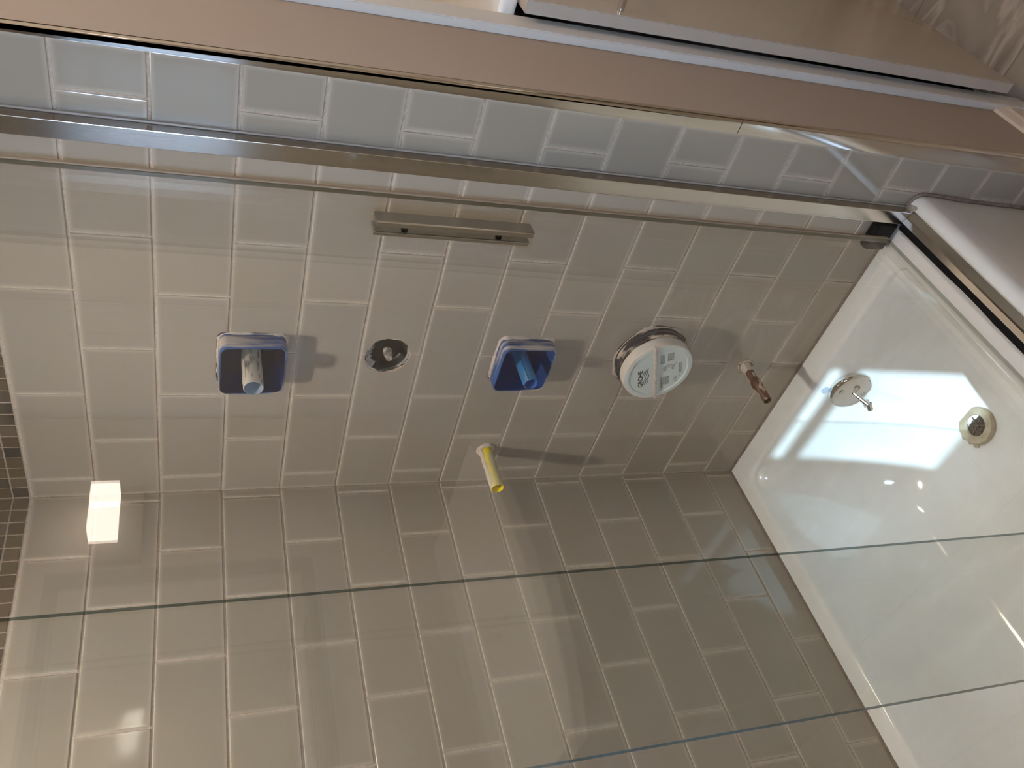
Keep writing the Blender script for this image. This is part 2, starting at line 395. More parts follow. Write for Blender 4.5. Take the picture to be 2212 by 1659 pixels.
wfo = struct(tobj('window_1', wf, m_white))
gb = bmesh.new(); box(gb, WX0+t_, WX1-t_, -1.521, -1.517, z_(WZ0+t_), z_(WZ1-t_)); tobj('window_pane', gb, m_glass, wfo)

# --- rest of the room
def wx(z): return 0.8015-0.0150*z      # the painted return leans a little
bm = bmesh.new()
quadbox(bm, [(0.7945, 0.009, 0), (wx(-FZ), 0.009, 0), (wx(-FZ), 0.2360, 0), (0.7945, 0.2360, 0),
             (0.7945, 0.009, z_(CEILZ)), (wx(CEILZ), 0.009, z_(CEILZ)), (wx(CEILZ), 0.2360, z_(CEILZ)), (0.7945, 0.2360, z_(CEILZ))])
struct(tobj('wall_return', bm, m_paint))
bm = bmesh.new(); box(bm, -0.15, 0.7944, 0.1505, 0.2360, 0, z_(CEILZ)); struct(tobj('wall_partition', bm, m_paint))
bm = bmesh.new(); box(bm, 0.25, 0.33, 0.262, 0.95, 0, z_(CEILZ)); struct(tobj('wall_alcove', bm, m_cream))
bm = bmesh.new(); box(bm, 0.25, 1.74, 0.95, 1.05, 0, z_(CEILZ)); box(bm, 1.74, RX+0.1, 0.95, 1.05, 2.03, z_(CEILZ)); box(bm, 1.74, RX+0.1, 1.04, 1.05, 0, 2.03); struct(tobj('wall_far', bm, m_cream))
bm = bmesh.new()
for a, b, d in ((1.665, 1.740, 0.012), (1.672, 1.690, 0.018), (1.712, 1.722, 0.015)): box(bm, a, b, 0.9495-d, 0.9495, 0, 2.03+0.0)
box(bm, 1.665, RX-0.001, 0.9375, 0.9495, 2.031, 2.10); struct(tobj('trim_4', bm, m_white))
bm = bmesh.new(); box(bm, 1.7405, RX-0.002, 0.975, 1.012, 0.005, 2.028, 0, 0.002)
box(bm, 1.82, RX-0.08, 0.968, 0.976, 0.25, 0.95); box(bm, 1.82, RX-0.08, 0.968, 0.976, 1.1, 1.85)
struct(tobj('door_1', bm, m_white))
m_wallf = mat('warm_greige_wall_paint', (0.58, 0.50, 0.41), 0.6, spec=0.3)
bm = bmesh.new(); box(bm, RX, RX+0.1, -1.53, 0.9498, 0, z_(CEILZ)); box(bm, RX+0.101, RX+0.12, -1.53, 1.05, 0, z_(CEILZ)); struct(tobj('wall_front', bm, m_wallf))
bm = bmesh.new(); box(bm, -0.15, RX+0.1, -1.65, 1.05, z_(CEILZ), z_(CEILZ)+0.08); struct(tobj('ceiling', bm, m_ceil))
# floor: large travertine-look porcelain
m_floor = mat('veined_travertine_porcelain', (0.3, 0.25, 0.2), 0.16)
tc = nd(m_floor, 'ShaderNodeTexCoord'); mp = nd(m_floor, 'ShaderNodeMapping'); mp.inputs['Rotation'].default_value = (0, 0, math.radians(62)); mp.inputs['Scale'].default_value = (1.1, 3.0, 1)
ln(m_floor, tc.outputs['Object'], mp.inputs[0])
n1 = nd(m_floor, 'ShaderNodeTexNoise'); n1.inputs['Scale'].default_value = 1.7; n1.inputs['Detail'].default_value = 6; n1.inputs['Roughness'].default_value = 0.52; n1.inputs['Distortion'].default_value = 0.9
ln(m_floor, mp.outputs[0], n1.inputs['Vector'])
cr = ramp(m_floor, n1.outputs['Fac'], [(0.28, (0.22, 0.18, 0.145)), (0.44, (0.38, 0.315, 0.255)), (0.495, (0.52, 0.44, 0.37)), (0.54, (0.34, 0.285, 0.23)), (0.74, (0.46, 0.39, 0.325))])
bk = nd(m_floor, 'ShaderNodeTexBrick'); bk.inputs['Scale'].default_value = 1.0; bk.inputs['Brick Width'].default_value = 0.61; bk.inputs['Row Height'].default_value = 0.305
bk.inputs['Mortar Size'].default_value = 0.0022; bk.inputs['Mortar'].default_value = (0.27, 0.23, 0.19, 1)
mp2 = nd(m_floor, 'ShaderNodeMapping'); mp2.inputs['Location'].default_value = (0.14, 0.009, 0); ln(m_floor, tc.outputs['Object'], mp2.inputs[0]); ln(m_floor, mp2.outputs[0], bk.inputs['Vector'])
ln(m_floor, cr, bk.inputs['Color1']); ln(m_floor, cr, bk.inputs['Color2']); ln(m_floor, bk.outputs['Color'], bsdf(m_floor).inputs['Base Color'])
bm = bmesh.new(); box(bm, -0.15, RX+0.1, -1.65, 1.05, -0.06, 0.0); struct(tobj('floor', bm, m_floor))

# chrome tile edging on the outer end of the plumbing wall (in two lengths, joint part way down)
m_trimc = mat('polished_tile_edging', (0.80, 0.79, 0.78), 0.12, metal=1.0)
bm = bmesh.new()
ZJ = -1.005
for za, zb in ((-FZ, ZJ-0.0006), (ZJ+0.0006, CEILZ)):
    rr = []
    for z in (za, zb):
        xo = wx(z)+0.0015
        pr_ = [(0.7952, 0.0072), (0.7952, -0.0022), (0.7985, -0.0024)]
        for i in range(7):
            t_a = math.radians(i*15); pr_.append((xo-0.0060+0.0060*math.sin(t_a), 0.0012-0.0036*math.cos(t_a)))
        pr_.append((xo, 0.0072)); rr.append([(x, y, z_(z)) for x, y in pr_])
    loft(bm, rr, 0, True, True)
bmesh.ops.recalc_face_normals(bm, faces=bm.faces[:])
struct(tobj('trim_1', bm, m_trimc, None, True, 35))
# door-side filler board standing on the painted return
bm = bmesh.new(); TH = 0.0145
def casing(z, t): return wx(z)+t
quadbox(bm, [(wx(-FZ)+0.0002, 0.187, 0.0), (casing(-FZ, TH), 0.187, 0.0), (casing(-FZ, TH), 0.2360, 0.0), (wx(-FZ)+0.0002, 0.2360, 0.0),
             (wx(CEILZ)+0.0002, 0.187, z_(CEILZ)), (casing(CEILZ, TH), 0.187, z_(CEILZ)), (casing(CEILZ, TH), 0.2360, z_(CEILZ)), (wx(CEILZ)+0.0002, 0.2360, z_(CEILZ))])
bmesh.ops.bevel(bm, geom=[e for e in bm.edges if abs(e.verts[0].co.z-e.verts[1].co.z) > 0.5], offset=0.0015, segments=2, affect='EDGES')
struct(tobj('trim_2', bm, m_white))
# baseboard on the return
bm = bmesh.new(); X = wx(-FZ)-0.0015
prof = [(X, 0.0), (X+0.012, 0.0), (X+0.012, 0.062), (X+0.0135, 0.066), (X+0.0135, 0.072), (X+0.0095, 0.078), (X+0.0065, 0.086), (X+0.0085, 0.090), (X+0.0055, 0.097), (X, 0.099)]
extrude_profile(bm, prof, 0.0095, 0.1868)
struct(tobj('baseboard_return', bm, mat('warm_white_baseboard_paint', (0.72, 0.62, 0.52), 0.3)))

# ---------------------------------------------------------------- bathtub
RZ = z_(RIMZ)
tub = empty('bathtub', (0.36, -0.75, 0), 'white alcove bathtub with rounded rim behind the sliding glass doors', 'bathtub')
bm = bmesh.new(); Y0, Y1 = -1.497, -0.0035; XA = 0.0035
def rg(x0, x1, y0, y1, r, z, n=10): return [(a, b, z) for a, b in rrect(x0, x1, y0, y1, r, n)]
FLZ = z_(-1.715)
rings = [rg(XA, 0.730, Y0, Y1, 0.002, 0.0), rg(XA, 0.730, Y0, Y1, 0.002, RZ-0.10), rg(XA, 0.733, Y0, Y1, 0.002, RZ-0.045)]
for a in range(0, 91, 15):
    t = math.radians(a); rings.append(rg(XA, 0.713+0.020*math.cos(t), Y0, Y1, 0.002, RZ-0.020+0.020*math.sin(t)))
rings.append(rg(XA+0.001, 0.705, Y0+0.001, Y1-0.001, 0.002, RZ))
ix0, ix1, iy0, iy1 = 0.036, 0.634, -1.43, -0.047
for a in range(0, 91, 15):
    t = math.radians(a); d = 0.012*math.sin(t); e = 0.012*(1-math.cos(t))
    rings.append(rg(ix0+d-0.004, ix1-d+0.004, iy0+d, iy1-d+0.004, 0.024, RZ-e))
# the walls lean in to a rounded floor
W = [(0.0, 0.0095), (0.03, 0.0135), (0.07, 0.0175), (0.13, 0.0215), (0.2, 0.025), (0.4, 0.033), (0.54, 0.043), (0.66, 0.056), (0.76, 0.070), (0.85, 0.088), (0.92, 0.108), (0.97, 0.130), (0.993, 0.150), (1.0, 0.172)]
H = RZ-0.014-FLZ
for f, s in W:
    rings.append(rg(ix0+s*0.85, ix1-s*1.0, iy0+s*1.9, iy1-s*0.90, min(0.112, 0.026+s*1.5), RZ-0.014-H*f))
rings.append(rg(ix0+0.21, ix1-0.235, iy0+0.5, iy1-0.30, 0.06, FLZ-0.002))
V = loft(bm, rings, 0)
bm.faces.new(V[-1]).material_index = 0
bmesh.ops.recalc_face_normals(bm, faces=bm.faces[:])
shell = tobj('basin_shell', bm, m_tub, tub, True, 60)
# overflow plate with lever on the sloping end wall
oc = Vector((0.3345, -0.0745, z_(-1.482))); on = Vector((0, -1, 0.10)).normalized()
bm = bmesh.new(); lathe(bm, oc, on, [(-0.004, 0.0), (-0.004, 0.044), (0.003, 0.0445), (0.0065, 0.043), (0.0085, 0.038), (0.0095, 0.02), (0.0098, 0.0001)], 48)
ov = tobj('overflow_plate', bm, m_chrome, tub, True, 50); ov['label'] = 'chrome overflow plate'
up = Vector((0, 0.1, 1)).normalized()
for dz in (0.026, -0.026):
    bm = bmesh.new(); p = oc+up*dz+on*0.0085; lathe(bm, p, on, [(0, 0.0055), (0.0022, 0.005), (0.003, 0.0001)], 16); tobj('screw', bm, m_satin, ov, True)
bm = bmesh.new()
p0 = oc+on*0.009+Vector((0, 0, -0.002)); p1 = p0+Vector((-0.006, -0.030, -0.024)); tube(bm, p0, p1, 0.0035, 0.0055, 16)
tube(bm, p1+Vector((0.004, 0.003, 0.003)), p1+Vector((-0.006, -0.004, -0.004)), 0.0065, 0.006, 20); tobj('lever', bm, m_chrome, ov, True, 50)
# oval blind plug mark above the plate
bm = bmesh.new(); lathe(bm, (0.322, -0.0630, z_(-1.4335)), on, [(0.000, 0.0085), (0.0012, 0.0085), (0.0014, 0.0072), (0.0008, 0.0068), (0.0008, 0.0001)], 24)
tobj('plug_sticker', bm, mat('pale_blue_sticker', (0.40, 0.47, 0.55), 0.3), tub, True)
# drain
dc = Vector((0.3535, -0.1925, FLZ+0.0015))
bm = bmesh.new(); lathe(bm, dc, (0, 0, 1), [(0.0, 0.0395), (0.005, 0.0385), (0.0085, 0.036), (0.0085, 0.0225), (0.006, 0.0212), (0.003, 0.0212)], 48, wob=0.006)
dr = tobj('drain', bm, m_putty, tub, True, 50); dr['label'] = 'putty-smeared drain ring'
bm = bmesh.new(); lathe(bm, dc, (0, 0, 1), [(0.0072, 0.0222), (0.0010, 0.0212), (0.0008, 0.0001)], 40); tobj('drain_cup', bm, m_drain, dr, True)
bm = bmesh.new()
for a in range(3):
    t = math.pi*a/3+0.3; d = Vector((math.cos(t), math.sin(t), 0))*0.019; tube(bm, dc+d+Vector((0, 0, 0.003)), dc-d+Vector((0, 0, 0.003)), 0.0012, n=8)
lathe(bm, dc+Vector((0, 0, 0.0028)), (0, 0, 1), [(0, 0.0125), (0.0012, 0.0125), (0.0012, 0.0108), (0, 0.0108)], 32); tobj('drain_grate', bm, mat('dull_grate_metal', (0.10, 0.085, 0.07), 0.4, metal=0.6), dr, True)
bm = bmesh.new(); lathe(bm, dc+Vector((-0.011, 0.010, 0.004)), (0, 0, 1), [(0, 0.0036), (0.0016, 0.0034), (0.0022, 0.0001)], 16); tobj('screw', bm, m_chrome, dr, True)
bm = bmesh.new()
for i in range(9):
    t = math.radians(105+i*15+random.uniform(-6, 6)); r = 0.0395+random.uniform(-0.001, 0.003); p = dc+Vector((r*math.cos(t), r*math.sin(t), 0.0)); k_ = random.uniform(0.5, 1.15)
    lathe(bm, p, (0, 0, 1), [(-0.002, 0.0070*k_), (0.0010, 0.0060*k_), (0.0026, 0.003*k_), (0.0030, 0.0001)], 12, wob=0.09)
tobj('putty_blob', bm, mat('grey_putty', (0.44, 0.41, 0.34), 0.5), dr, True)
# caulk bead between tub and tile
bm = bmesh.new()
quadbox(bm, [(0.0, -0.0045, RZ-0.003), (0.722, -0.0045, RZ-0.003), (0.722, 0.0, RZ-0.003), (0.0, 0.0, RZ-0.003), (0.0, -0.0012, RZ+0.0035), (0.700, -0.0012, RZ+0.0035), (0.700, 0.0, RZ+0.0035), (0.0, 0.0, RZ+0.0035)])
quadbox(bm, [(0.0, -1.497, RZ-0.003), (0.0045, -1.497, RZ-0.003), (0.0045, -0.004, RZ-0.003), (0.0, -0.004, RZ-0.003), (0.0, -1.497, RZ+0.0035), (0.0012, -1.497, RZ+0.0035), (0.0012, -0.004, RZ+0.0035), (0.0, -0.004, RZ+0.0035)])
prev = None
pts = [(0.713+0.0225*math.cos(math.radians(a)), RZ-0.020+0.0225*math.sin(math.radians(a))) for a in range(95, -1, -15)]+[(0.7355, RZ-0.05), (0.7325, RZ-0.12), (0.7325, 0.003)]
for (a, b), (c, d) in zip(pts[:-1], pts[1:]): tube(bm, (a, -0.002, b), (c, -0.002, d), 0.0032, n=8)
bmesh.ops.recalc_face_normals(bm, faces=bm.faces[:])
struct(tobj('trim_3', bm, m_caulk))

# ---------------------------------------------------------------- sliding door frame
fr = empty('shower_door_frame', (0.695, -0.75, RZ), 'silver shower door frame with wall jamb and track along the tub rim', 'shower door frame')
JT = z_(CEILZ-0.25)
bm = bmesh.new()
prof = [(0.684, 0.0), (0.684, -0.0215), (0.708, -0.0215), (0.708, 0.0), (0.7055, 0.0), (0.7055, -0.0195), (0.6865, -0.0195), (0.6865, 0.0)]
box(bm, 0.684, 0.7075, -0.0210, -0.0005, RZ+0.001, JT, 0, 0.0008)
jb = tobj('jamb', bm, m_bright, fr)
bm = bmesh.new(); box(bm, 0.7076, 0.7105, -0.0045, -0.0004, RZ+0.004, JT, 0, 0.001); tobj('silicone_bead', bm, m_caulkw, jb)
bm = bmesh.new(); box(bm, 0.684, 0.7075, -1.4995, -1.479, RZ+0.001, JT, 0, 0.0008); tobj('jamb', bm, m_bright, fr)
bm = bmesh.new(); box(bm, 0.632, 0.720, -1.4995, -0.0005, JT, JT+0.045, 0, 0.002); tobj('header_rail', bm, m_bright, fr)
bm = bmesh.new(); z = RZ+0.0004
extrude_profile(bm, [(0.7125, z), (0.7125, z+0.0035), (0.6985, z+0.0050), (0.6965, z+0.0075), (0.6885, z+0.0120), (0.6885, z)], -1.4785, -0.0215)
trk = tobj('bottom_track', bm, m_bright, fr)
bm = bmesh.new(); extrude_profile(bm, [(0.6760, z), (0.6760, z+0.0035), (0.6390, z+0.0030), (0.6390, z)], -1.4785, -0.0015); tobj('track_gutter', bm, m_guttr, trk)
bm = bmesh.new(); ys = [-1.478+i*0.04 for i in range(37)]; ys[-1] = -0.022
for a, b in zip(ys[:-1], ys[1:]):
    wa = 0.0010*math.sin(a*23)+0.0006*math.sin(a*51); wb = 0.0010*math.sin(b*23)+0.0006*math.sin(b*51)
    k0 = 0.0105
    quadbox(bm, [(0.6762+wa, a, z), (0.6884, a, z), (0.6884, b, z), (0.6762+wb, b, z), (0.6768+wa, a, z+k0), (0.6884, a, z+k0), (0.6884, b, z+k0), (0.6768+wb, b, z+k0)])
sl = tobj('rubber_seal', bm, m_black, trk); sl['label'] = 'black rubber seal strip'
bm = bmesh.new(); box(bm, 0.628, 0.6835, -0.022, -0.002, z_(-1.392), z_(-1.350), 0, 0.005, 3); tobj('bumper_guide', bm, m_black, fr)['label'] = 'black rubber bumper at the foot of the jamb'
# thin silicone round the foot of the jamb
bm = bmesh.new()
for i in range(4): lathe(bm, (0.7085+i*0.0025, -0.004-i*0.005, RZ+0.0005), (0, 0, 1), [(0.0001, 0.0065-i*0.0009), (0.0014, 0.0055-i*0.0009), (0.0026-i*0.0004, 0.0001)], 16, wob=0.04)
tobj('silicone_smear', bm, m_caulkw, fr, True)

# ---------------------------------------------------------------- the two glass doors
def pane(name, label, x, ya, yb, zb):
    t = empty(name, (x, (ya+yb)/2, zb), label, 'glass door', 'frameless sliding shower door panels')
    bm = bmesh.new(); ht = 0.003 if x < 0.68 else 0.002; box(bm, x-ht, x+ht, ya, yb, zb, JT-0.001, 0)
    bm.normal_update()
    for f in bm.faces:
        if abs(f.normal.y) > 0.5: f.material_index = 2 if (x < 0.68 and f.normal.y > 0) else (3 if f.normal.y > 0 else 1)
        if abs(f.normal.z) > 0.5: f.material_index = 2
    g = tobj('glass_pane', bm, [m_glass, m_edge, m_edgeb, m_edgec], t)
    return t
d1 = pane('sliding_glass_door', 'clear glass sliding door with the square metal pull handle, next to the plumbing wall', 0.665, -0.795, -0.047, z_(-1.362))
d2 = pane('sliding_glass_door', 'clear glass sliding door without a handle in view, farther from the plumbing wall', 0.700, -1.470, -0.660, z_(-1.362)+0.0)
bm = bmesh.new(); box(bm, 0.6605, 0.6695, -0.0468, -0.0405, z_(-1.360), JT-0.002, 0, 0.0012, 2); tobj('tan_edge_strip', bm, m_edgestrip, d1)['label'] = 'tan strip added for the look of the leading glass edge'  # added strip, coloured like the glass edge over the grout line
# pull handle: bar outside, bar inside, two standoffs
def handle(xo, name):
    bm = bmesh.new(); box(bm, xo[0], xo[1], xo[2], xo[3], z_(-0.6760), z_(-0.4640), 0, 0.0016, 2)
    return tobj(name, bm, m_satin, d1)
h1 = handle((0.6725, 0.6805, -0.1340, -0.1100), 'outer_handle_bar'); h2 = handle((0.6545, 0.6605, -0.1270, -0.1010), 'inner_handle_bar')
for zz in (-0.505, -0.633):
    for xa, xb, hh in ((0.6681, 0.6724, h1), (0.6606, 0.6619, h2)):
        bm = bmesh.new(); tube(bm, (xa, -0.118, z_(zz)), (xb, -0.118, z_(zz)), 0.0045, n=20); tobj('standoff', bm, m_black, hh, True)
# clear round dots for small water marks on the far door
for (yy, zz) in ((-0.697, -0.474), (-0.711, -0.464)):
    bm = bmesh.new(); lathe(bm, (0.7022, yy, z_(zz)), (1, 0, 0), [(0, 0.0055), (0.0012, 0.0052), (0.0018, 0.004), (0.0020, 0.0001)], 24)
    tobj('clear_dot', bm, m_glass, d2, True)

# ---------------------------------------------------------------- rough-in fittings on the plumbing wall
def ring_grout(parent, h, w0, w1, out, name='grout_smear'):
    """ragged ridge of grout round an opening"""
    kind, x, z, r = h; bm = bmesh.new(); n = 96; R4 = []
    for j in range(4):
        row = []
        for i in range(n):
            t = 2*math.pi*i/n
            if kind == 'sq':
                c, s_ = math.cos(t), math.sin(t); k = (abs(c)**9+abs(s_)**9)**(-1/9)
            else: c, s_ = math.cos(t), math.sin(t); k = 1
            q_ = Vector((math.cos(t)*2.2+x*37, math.sin(t)*2.2+z*53, 0)); nz = max(0.0, min(1.6, 0.45+1.5*mnoise.noise(q_)+0.7*mnoise.noise(q_*3.7)+0.45*mnoise.noise(q_*9.0)))
            rad = [r-0.0005, r+0.0002+w0*0.3*nz, r+0.0006+w0*nz*0.6+w1*nz*0.5, r+0.0010+w0*nz+w1*nz][j]
            dep = [0.0003, out*(0.15+nz), out*(0.1+0.5*nz), -0.0006][j]
            row.append((x+rad*k*c, -dep, z_(z)+rad*k*s_))
        R4.append(row)
    loft(bm, R4); bmesh.ops.recalc_face_normals(bm, faces=bm.faces[:])
    return tobj(name, bm, m_plaster, parent, True, 60)
def pipe(bm, base, tip, r, rin, depth=0.05):
    b, t = Vector(base), Vector(tip); d = (t-b).normalized(); L = (t-b).length
    lathe(bm, b, d, [(0, r), (L-0.0008, r), (L, r-0.0008), (L, rin+0.0003), (L-0.001, rin), (L-depth, rin), (L-depth, 0.0001)], 32, mats=[0, 0, 0, 1, 1, 1])
def guard_box(h, front, skew, label, pipe_fn):
    kind, x, z, r = h; r = 0.0490
    t = empty('pipe_guard_box', (x, 0, z_(z)), label, 'guard box', 'blue guard boxes on the tiled wall')
    bm = bmesh.new(); w_ = 0.0022
    def rr(dy, g, sk=0): return [(a, dy+(skew*(z_(z)-b)/0.1 if sk else 0), b) for a, b in rrect(x-r+g, x+r-g, z_(z)-r+g, z_(z)+r-g, 0.0125-g*0.6, 6)]
    V = loft(bm, [rr(0.030, 0), rr(-front*0.5, 0, 1), rr(-front+0.0008, 0, 1), rr(-front, 0.0006, 1), rr(-front, w_-0.0004, 1), rr(-front+0.0008, w_, 1)], 0)
    sl = tobj('sleeve', bm, m_bluesmear, t, True, 50)
    bm = bmesh.new(); loft(bm, [rr(-front+0.0008, w_, 1), rr(0.070, w_)], 0, False, False); V = [bm.verts.new(p) for p in rr(0.070, w_)]; bm.faces.new(V)
    bmesh.ops.recalc_face_normals(bm, faces=bm.faces[:])
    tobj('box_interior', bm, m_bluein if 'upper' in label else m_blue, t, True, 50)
    pipe_fn(t); ring_grout(t, ('sq', x, z, 0.0492), 0.0012, 0.0022, 0.0030); return t
def p1(t):
    bm = bmesh.new(); pipe(bm, (0.3255, 0.069, z_(-0.3405)), (0.3255, -0.068, z_(-0.3405)), 0.0150, 0.0136, 0.06); o = tobj('pipe', bm, [m_pipegrey, m_pipein], t, True, 60)
    bm = bmesh.new()
    for a in (0.9, 1.35, 1.8): tube(bm, (0.3255+0.0149*math.cos(a), 0.06, z_(-0.3405)+0.0149*math.sin(a)), (0.3255+0.0149*math.cos(a), -0.055, z_(-0.3405)+0.0149*math.sin(a)), 0.0009, n=6)
    tobj('pipe_rib', bm, m_plaster, o)
def p2(t):
    bm = bmesh.new(); b = (0.3322, 0.069, z_(-0.7935)); pipe(bm, b, (0.3322, -0.062, z_(-0.7935)), 0.0125, 0.0112, 0.06); o = tobj('pipe', bm, [m_pipeblue, m_pipebluein], t, True, 60)
    bm = bmesh.new(); tube(bm, (0.3322, 0.069, z_(-0.7935)), (0.3322, 0.022, z_(-0.7935)), 0.0165, 0.0155, 28); tobj('pipe_collar', bm, mat('smoky_pipe_collar', (0.05, 0.07, 0.10), 0.3), o, True, 50)
    bm = bmesh.new()
    for a in (0.6, 1.9, 4.4): tube(bm, (0.3322+0.0123*math.cos(a), 0.02, z_(-0.7935)+0.0123*math.sin(a)), (0.3322+0.0123*math.cos(a), -0.060, z_(-0.7935)+0.0123*math.sin(a)), 0.0011, n=6)
    tobj('pipe_rib', bm, m_pipeblue, o)
guard_box(HOLES[0], 0.0315, 0.004, 'upper of two blue guard boxes, navy inside with a plaster-crusted grey pipe', p1)
guard_box(HOLES[1], 0.0290, 0.004, 'lower of two blue guard boxes, holding a translucent blue pipe', p2)

# black threaded fitting sunk in a round hole
h = HOLES[2]; fx, fz = h[1], z_(h[2])
t = empty('threaded_fitting', (fx, 0.0, fz), 'round black fitting sunk in a ragged hole between the two blue boxes', 'pipe fitting')
bm = bmesh.new(); lathe(bm, (fx, 0.055, fz), (0, -1, 0), [(0, 0.0001), (0.0, 0.026), (0.030, 0.026), (0.034, 0.0335), (0.046, 0.0345), (0.050, 0.0325), (0.046, 0.030), (0.040, 0.029), (0.037, 0.0262), (0.0365, 0.0085), (0.030, 0.0080), (0.030, 0.0001)], 48)
tobj('fitting_body', bm, m_dish, t, True, 45)
bm = bmesh.new(); lathe(bm, (fx, 0.004, fz), (0, -1, 0), [(-0.012, 0.0352), (-0.001, 0.0357), (0.0015, 0.0362), (0.0015, 0.0348), (-0.004, 0.0325), (-0.010, 0.0315)], 64, wob=0.008)
tobj('grout_smear', bm, m_dishsmear, t, True)
bm = bmesh.new(); lathe(bm, (fx-0.001, 0.016, fz-0.002), (0, -1, 0), [(0, 0.0072), (0.004, 0.0072), (0.005, 0.006), (0.008, 0.006), (0.009, 0.0072), (0.013, 0.0072), (0.014, 0.0060), (0.022, 0.0056), (0.0225, 0.003), (0.021, 0.0028), (0.021, 0.0001)], 24)
tobj('threaded_stud', bm, spotted('stud_with_plaster', (0.42, 0.38, 0.33), (0.12, 0.10, 0.09), 0.5, 0.62, 150, 0.5), t, True, 40)
bm = bmesh.new()   # pale crescent of old plaster on one side of the hole
A = []
for i in range(15):
    a = math.radians(55+i*6.0); A.append(((fx+0.0355*math.cos(a), -0.0005, fz+0.0355*math.sin(a)), (fx+(0.0275+0.0025*math.sin(i*1.3))*math.cos(a), 0.0055, fz+(0.0275+0.0025*math.sin(i*2.1))*math.sin(a))))
for (a, b), (c, d) in zip(A[:-1], A[1:]):
    quadbox(bm, [Vector(a)+Vector((0, .004, 0)), Vector(b)+Vector((0, .004, 0)), Vector(d)+Vector((0, .004, 0)), Vector(c)+Vector((0, .004, 0)), a, b, d, c])
bmesh.ops.recalc_face_normals(bm, faces=bm.faces[:]); tobj('plaster_crescent', bm, spotted('grey_plaster', (0.36, 0.34, 0.34), (0.10, 0.09, 0.08), 0.5, 0.7, 120, 0.8), t)

# round valve body with its protective cap
h = HOLES[3]; vx, vz = h[1], z_(h[2]); CF = 0.045
t = empty('shower_valve_body', (vx, 0.0, vz), 'round shower valve body with a pale printed protective cap, below the blue boxes', 'shower valve')
bm = bmesh.new(); lathe(bm, (vx, 0.060, vz), (0, -1, 0), [(0, 0.066), (0.050, 0.066), (0.062, 0.0665), (0.0650, 0.0700), (0.0690, 0.0700), (0.0705, 0.0672), (0.0780, 0.0672), (0.0790, 0.0655), (0.0840, 0.0655)], 72, wob=0.0012)
tobj('valve_ring', bm, m_body, t, True, 35)
bm = bmesh.new(); lathe(bm, (vx, 0, vz), (0, -1, 0), [(0.0238, 0.060), (0.0240, 0.0662), (0.0255, 0.0676), (CF-0.003, 0.0670), (CF-0.0008, 0.0662), (CF, 0.0640), (CF, 0.0575), (CF-0.0018, 0.0555), (CF-0.0020, 0.0001)], 72, mats=[1, 1, 1, 1, 1, 0, 0, 0])
cap = tobj('protective_cap', bm, [m_cap, m_capside], t, True, 35); cap['label'] = 'pale grey cap with black printing'
ca, sa = math.cos(math.radians(22)), math.sin(math.radians(22))
def P(u, v, d=0.0): return Vector((vx+u*ca-v*sa, -(CF-0.0020)-d, vz+u*sa+v*ca))
bm = bmesh.new()
RU = 0.0676; zc = 0.0062
c8 = [P(-RU, zc-0.0028, -0.001), P(RU, zc-0.0028, -0.001), P(RU, zc+0.0028, -0.001), P(-RU, zc+0.0028, -0.001), P(-RU+0.001, zc-0.0020, 0.006), P(RU-0.001, zc-0.0020, 0.006), P(RU-0.001, zc+0.0020, 0.006), P(-RU+0.001, zc+0.0020, 0.006)]
quadbox(bm, c8); bmesh.ops.recalc_face_normals(bm, faces=bm.faces[:]); bmesh.ops.bevel(bm, geom=bm.edges[:], offset=0.0006, segments=2, affect='EDGES')
tobj('cap_rib', bm, m_plaster, cap)
def plane_bar(bm, u0, v0, u1, v1, th, mi=0, d=0.00025):
    a, b = Vector((u0, v0)), Vector((u1, v1)); n = (b-a).normalized(); n = Vector((-n.y, n.x))*th/2
    q = [a-n, b-n, b+n, a+n]; quadbox(bm, [P(p.x, p.y, 0.00002) for p in q]+[P(p.x, p.y, d) for p in q], mi)
# lettering
cu = bpy.data.curves.new('txt', 'FONT'); cu.body = 'GROHE'; cu.size = 0.0132; cu.offset = 0.00032; cu.extrude = 0.0001; cu.align_x = 'CENTER'; cu.space_character = 0.98
to = bpy.data.objects.new('txt', cu); S.collection.objects.link(to); dg = bpy.context.evaluated_depsgraph_get(); dg.update()
me = bpy.data.meshes.new_from_object(to.evaluated_get(dg)); bpy.data.objects.remove(to)
for v in me.vertices:
    p = P(v.co.x*1.0-0.0075, v.co.y*0.95+0.0300, 0.0002+v.co.z); v.co = p
me.materials.clear(); me.materials.append(m_ink); lo = link('lettering', me, cap)
bm = bmesh.new()
for j in range(3):
    prev = None
    for i in range(25):
        u = -0.0255+0.038*i/24+0.002*j; v = 0.0262-0.0033*j-0.0+0.0016*math.sin(i/24*math.pi*3.2)
        if prev: plane_bar(bm, prev[0], prev[1], u, v, 0.0011)
        prev = (u, v)
bmesh.ops.recalc_face_normals(bm, faces=bm.faces[:]); tobj('wave_mark', bm, m_ink, cap)
bm = bmesh.new()
def grid(u0, v0, u1, v1, nc, nr):
    for i in range(nc+1): plane_bar(bm, u0+(u1-u0)*i/nc, v0, u0+(u1-u0)*i/nc, v1, 0.00035, 2)
    for i in range(nr+1): plane_bar(bm, u0, v0+(v1-v0)*i/nr, u1, v0+(v1-v0)*i/nr, 0.00035, 2)
    for i in range(nc):
        for j in range(nr):
            cu_, cv = u0+(u1-u0)*(i+.5)/nc, v0+(v1-v0)*(j+.5)/nr; wd = abs(u1-u0)/nc*0.28*random.uniform(.6, 1.1)
            plane_bar(bm, cu_-wd, cv, cu_+wd, cv, abs(v1-v0)/nr*0.45, random.choice((0, 2)))
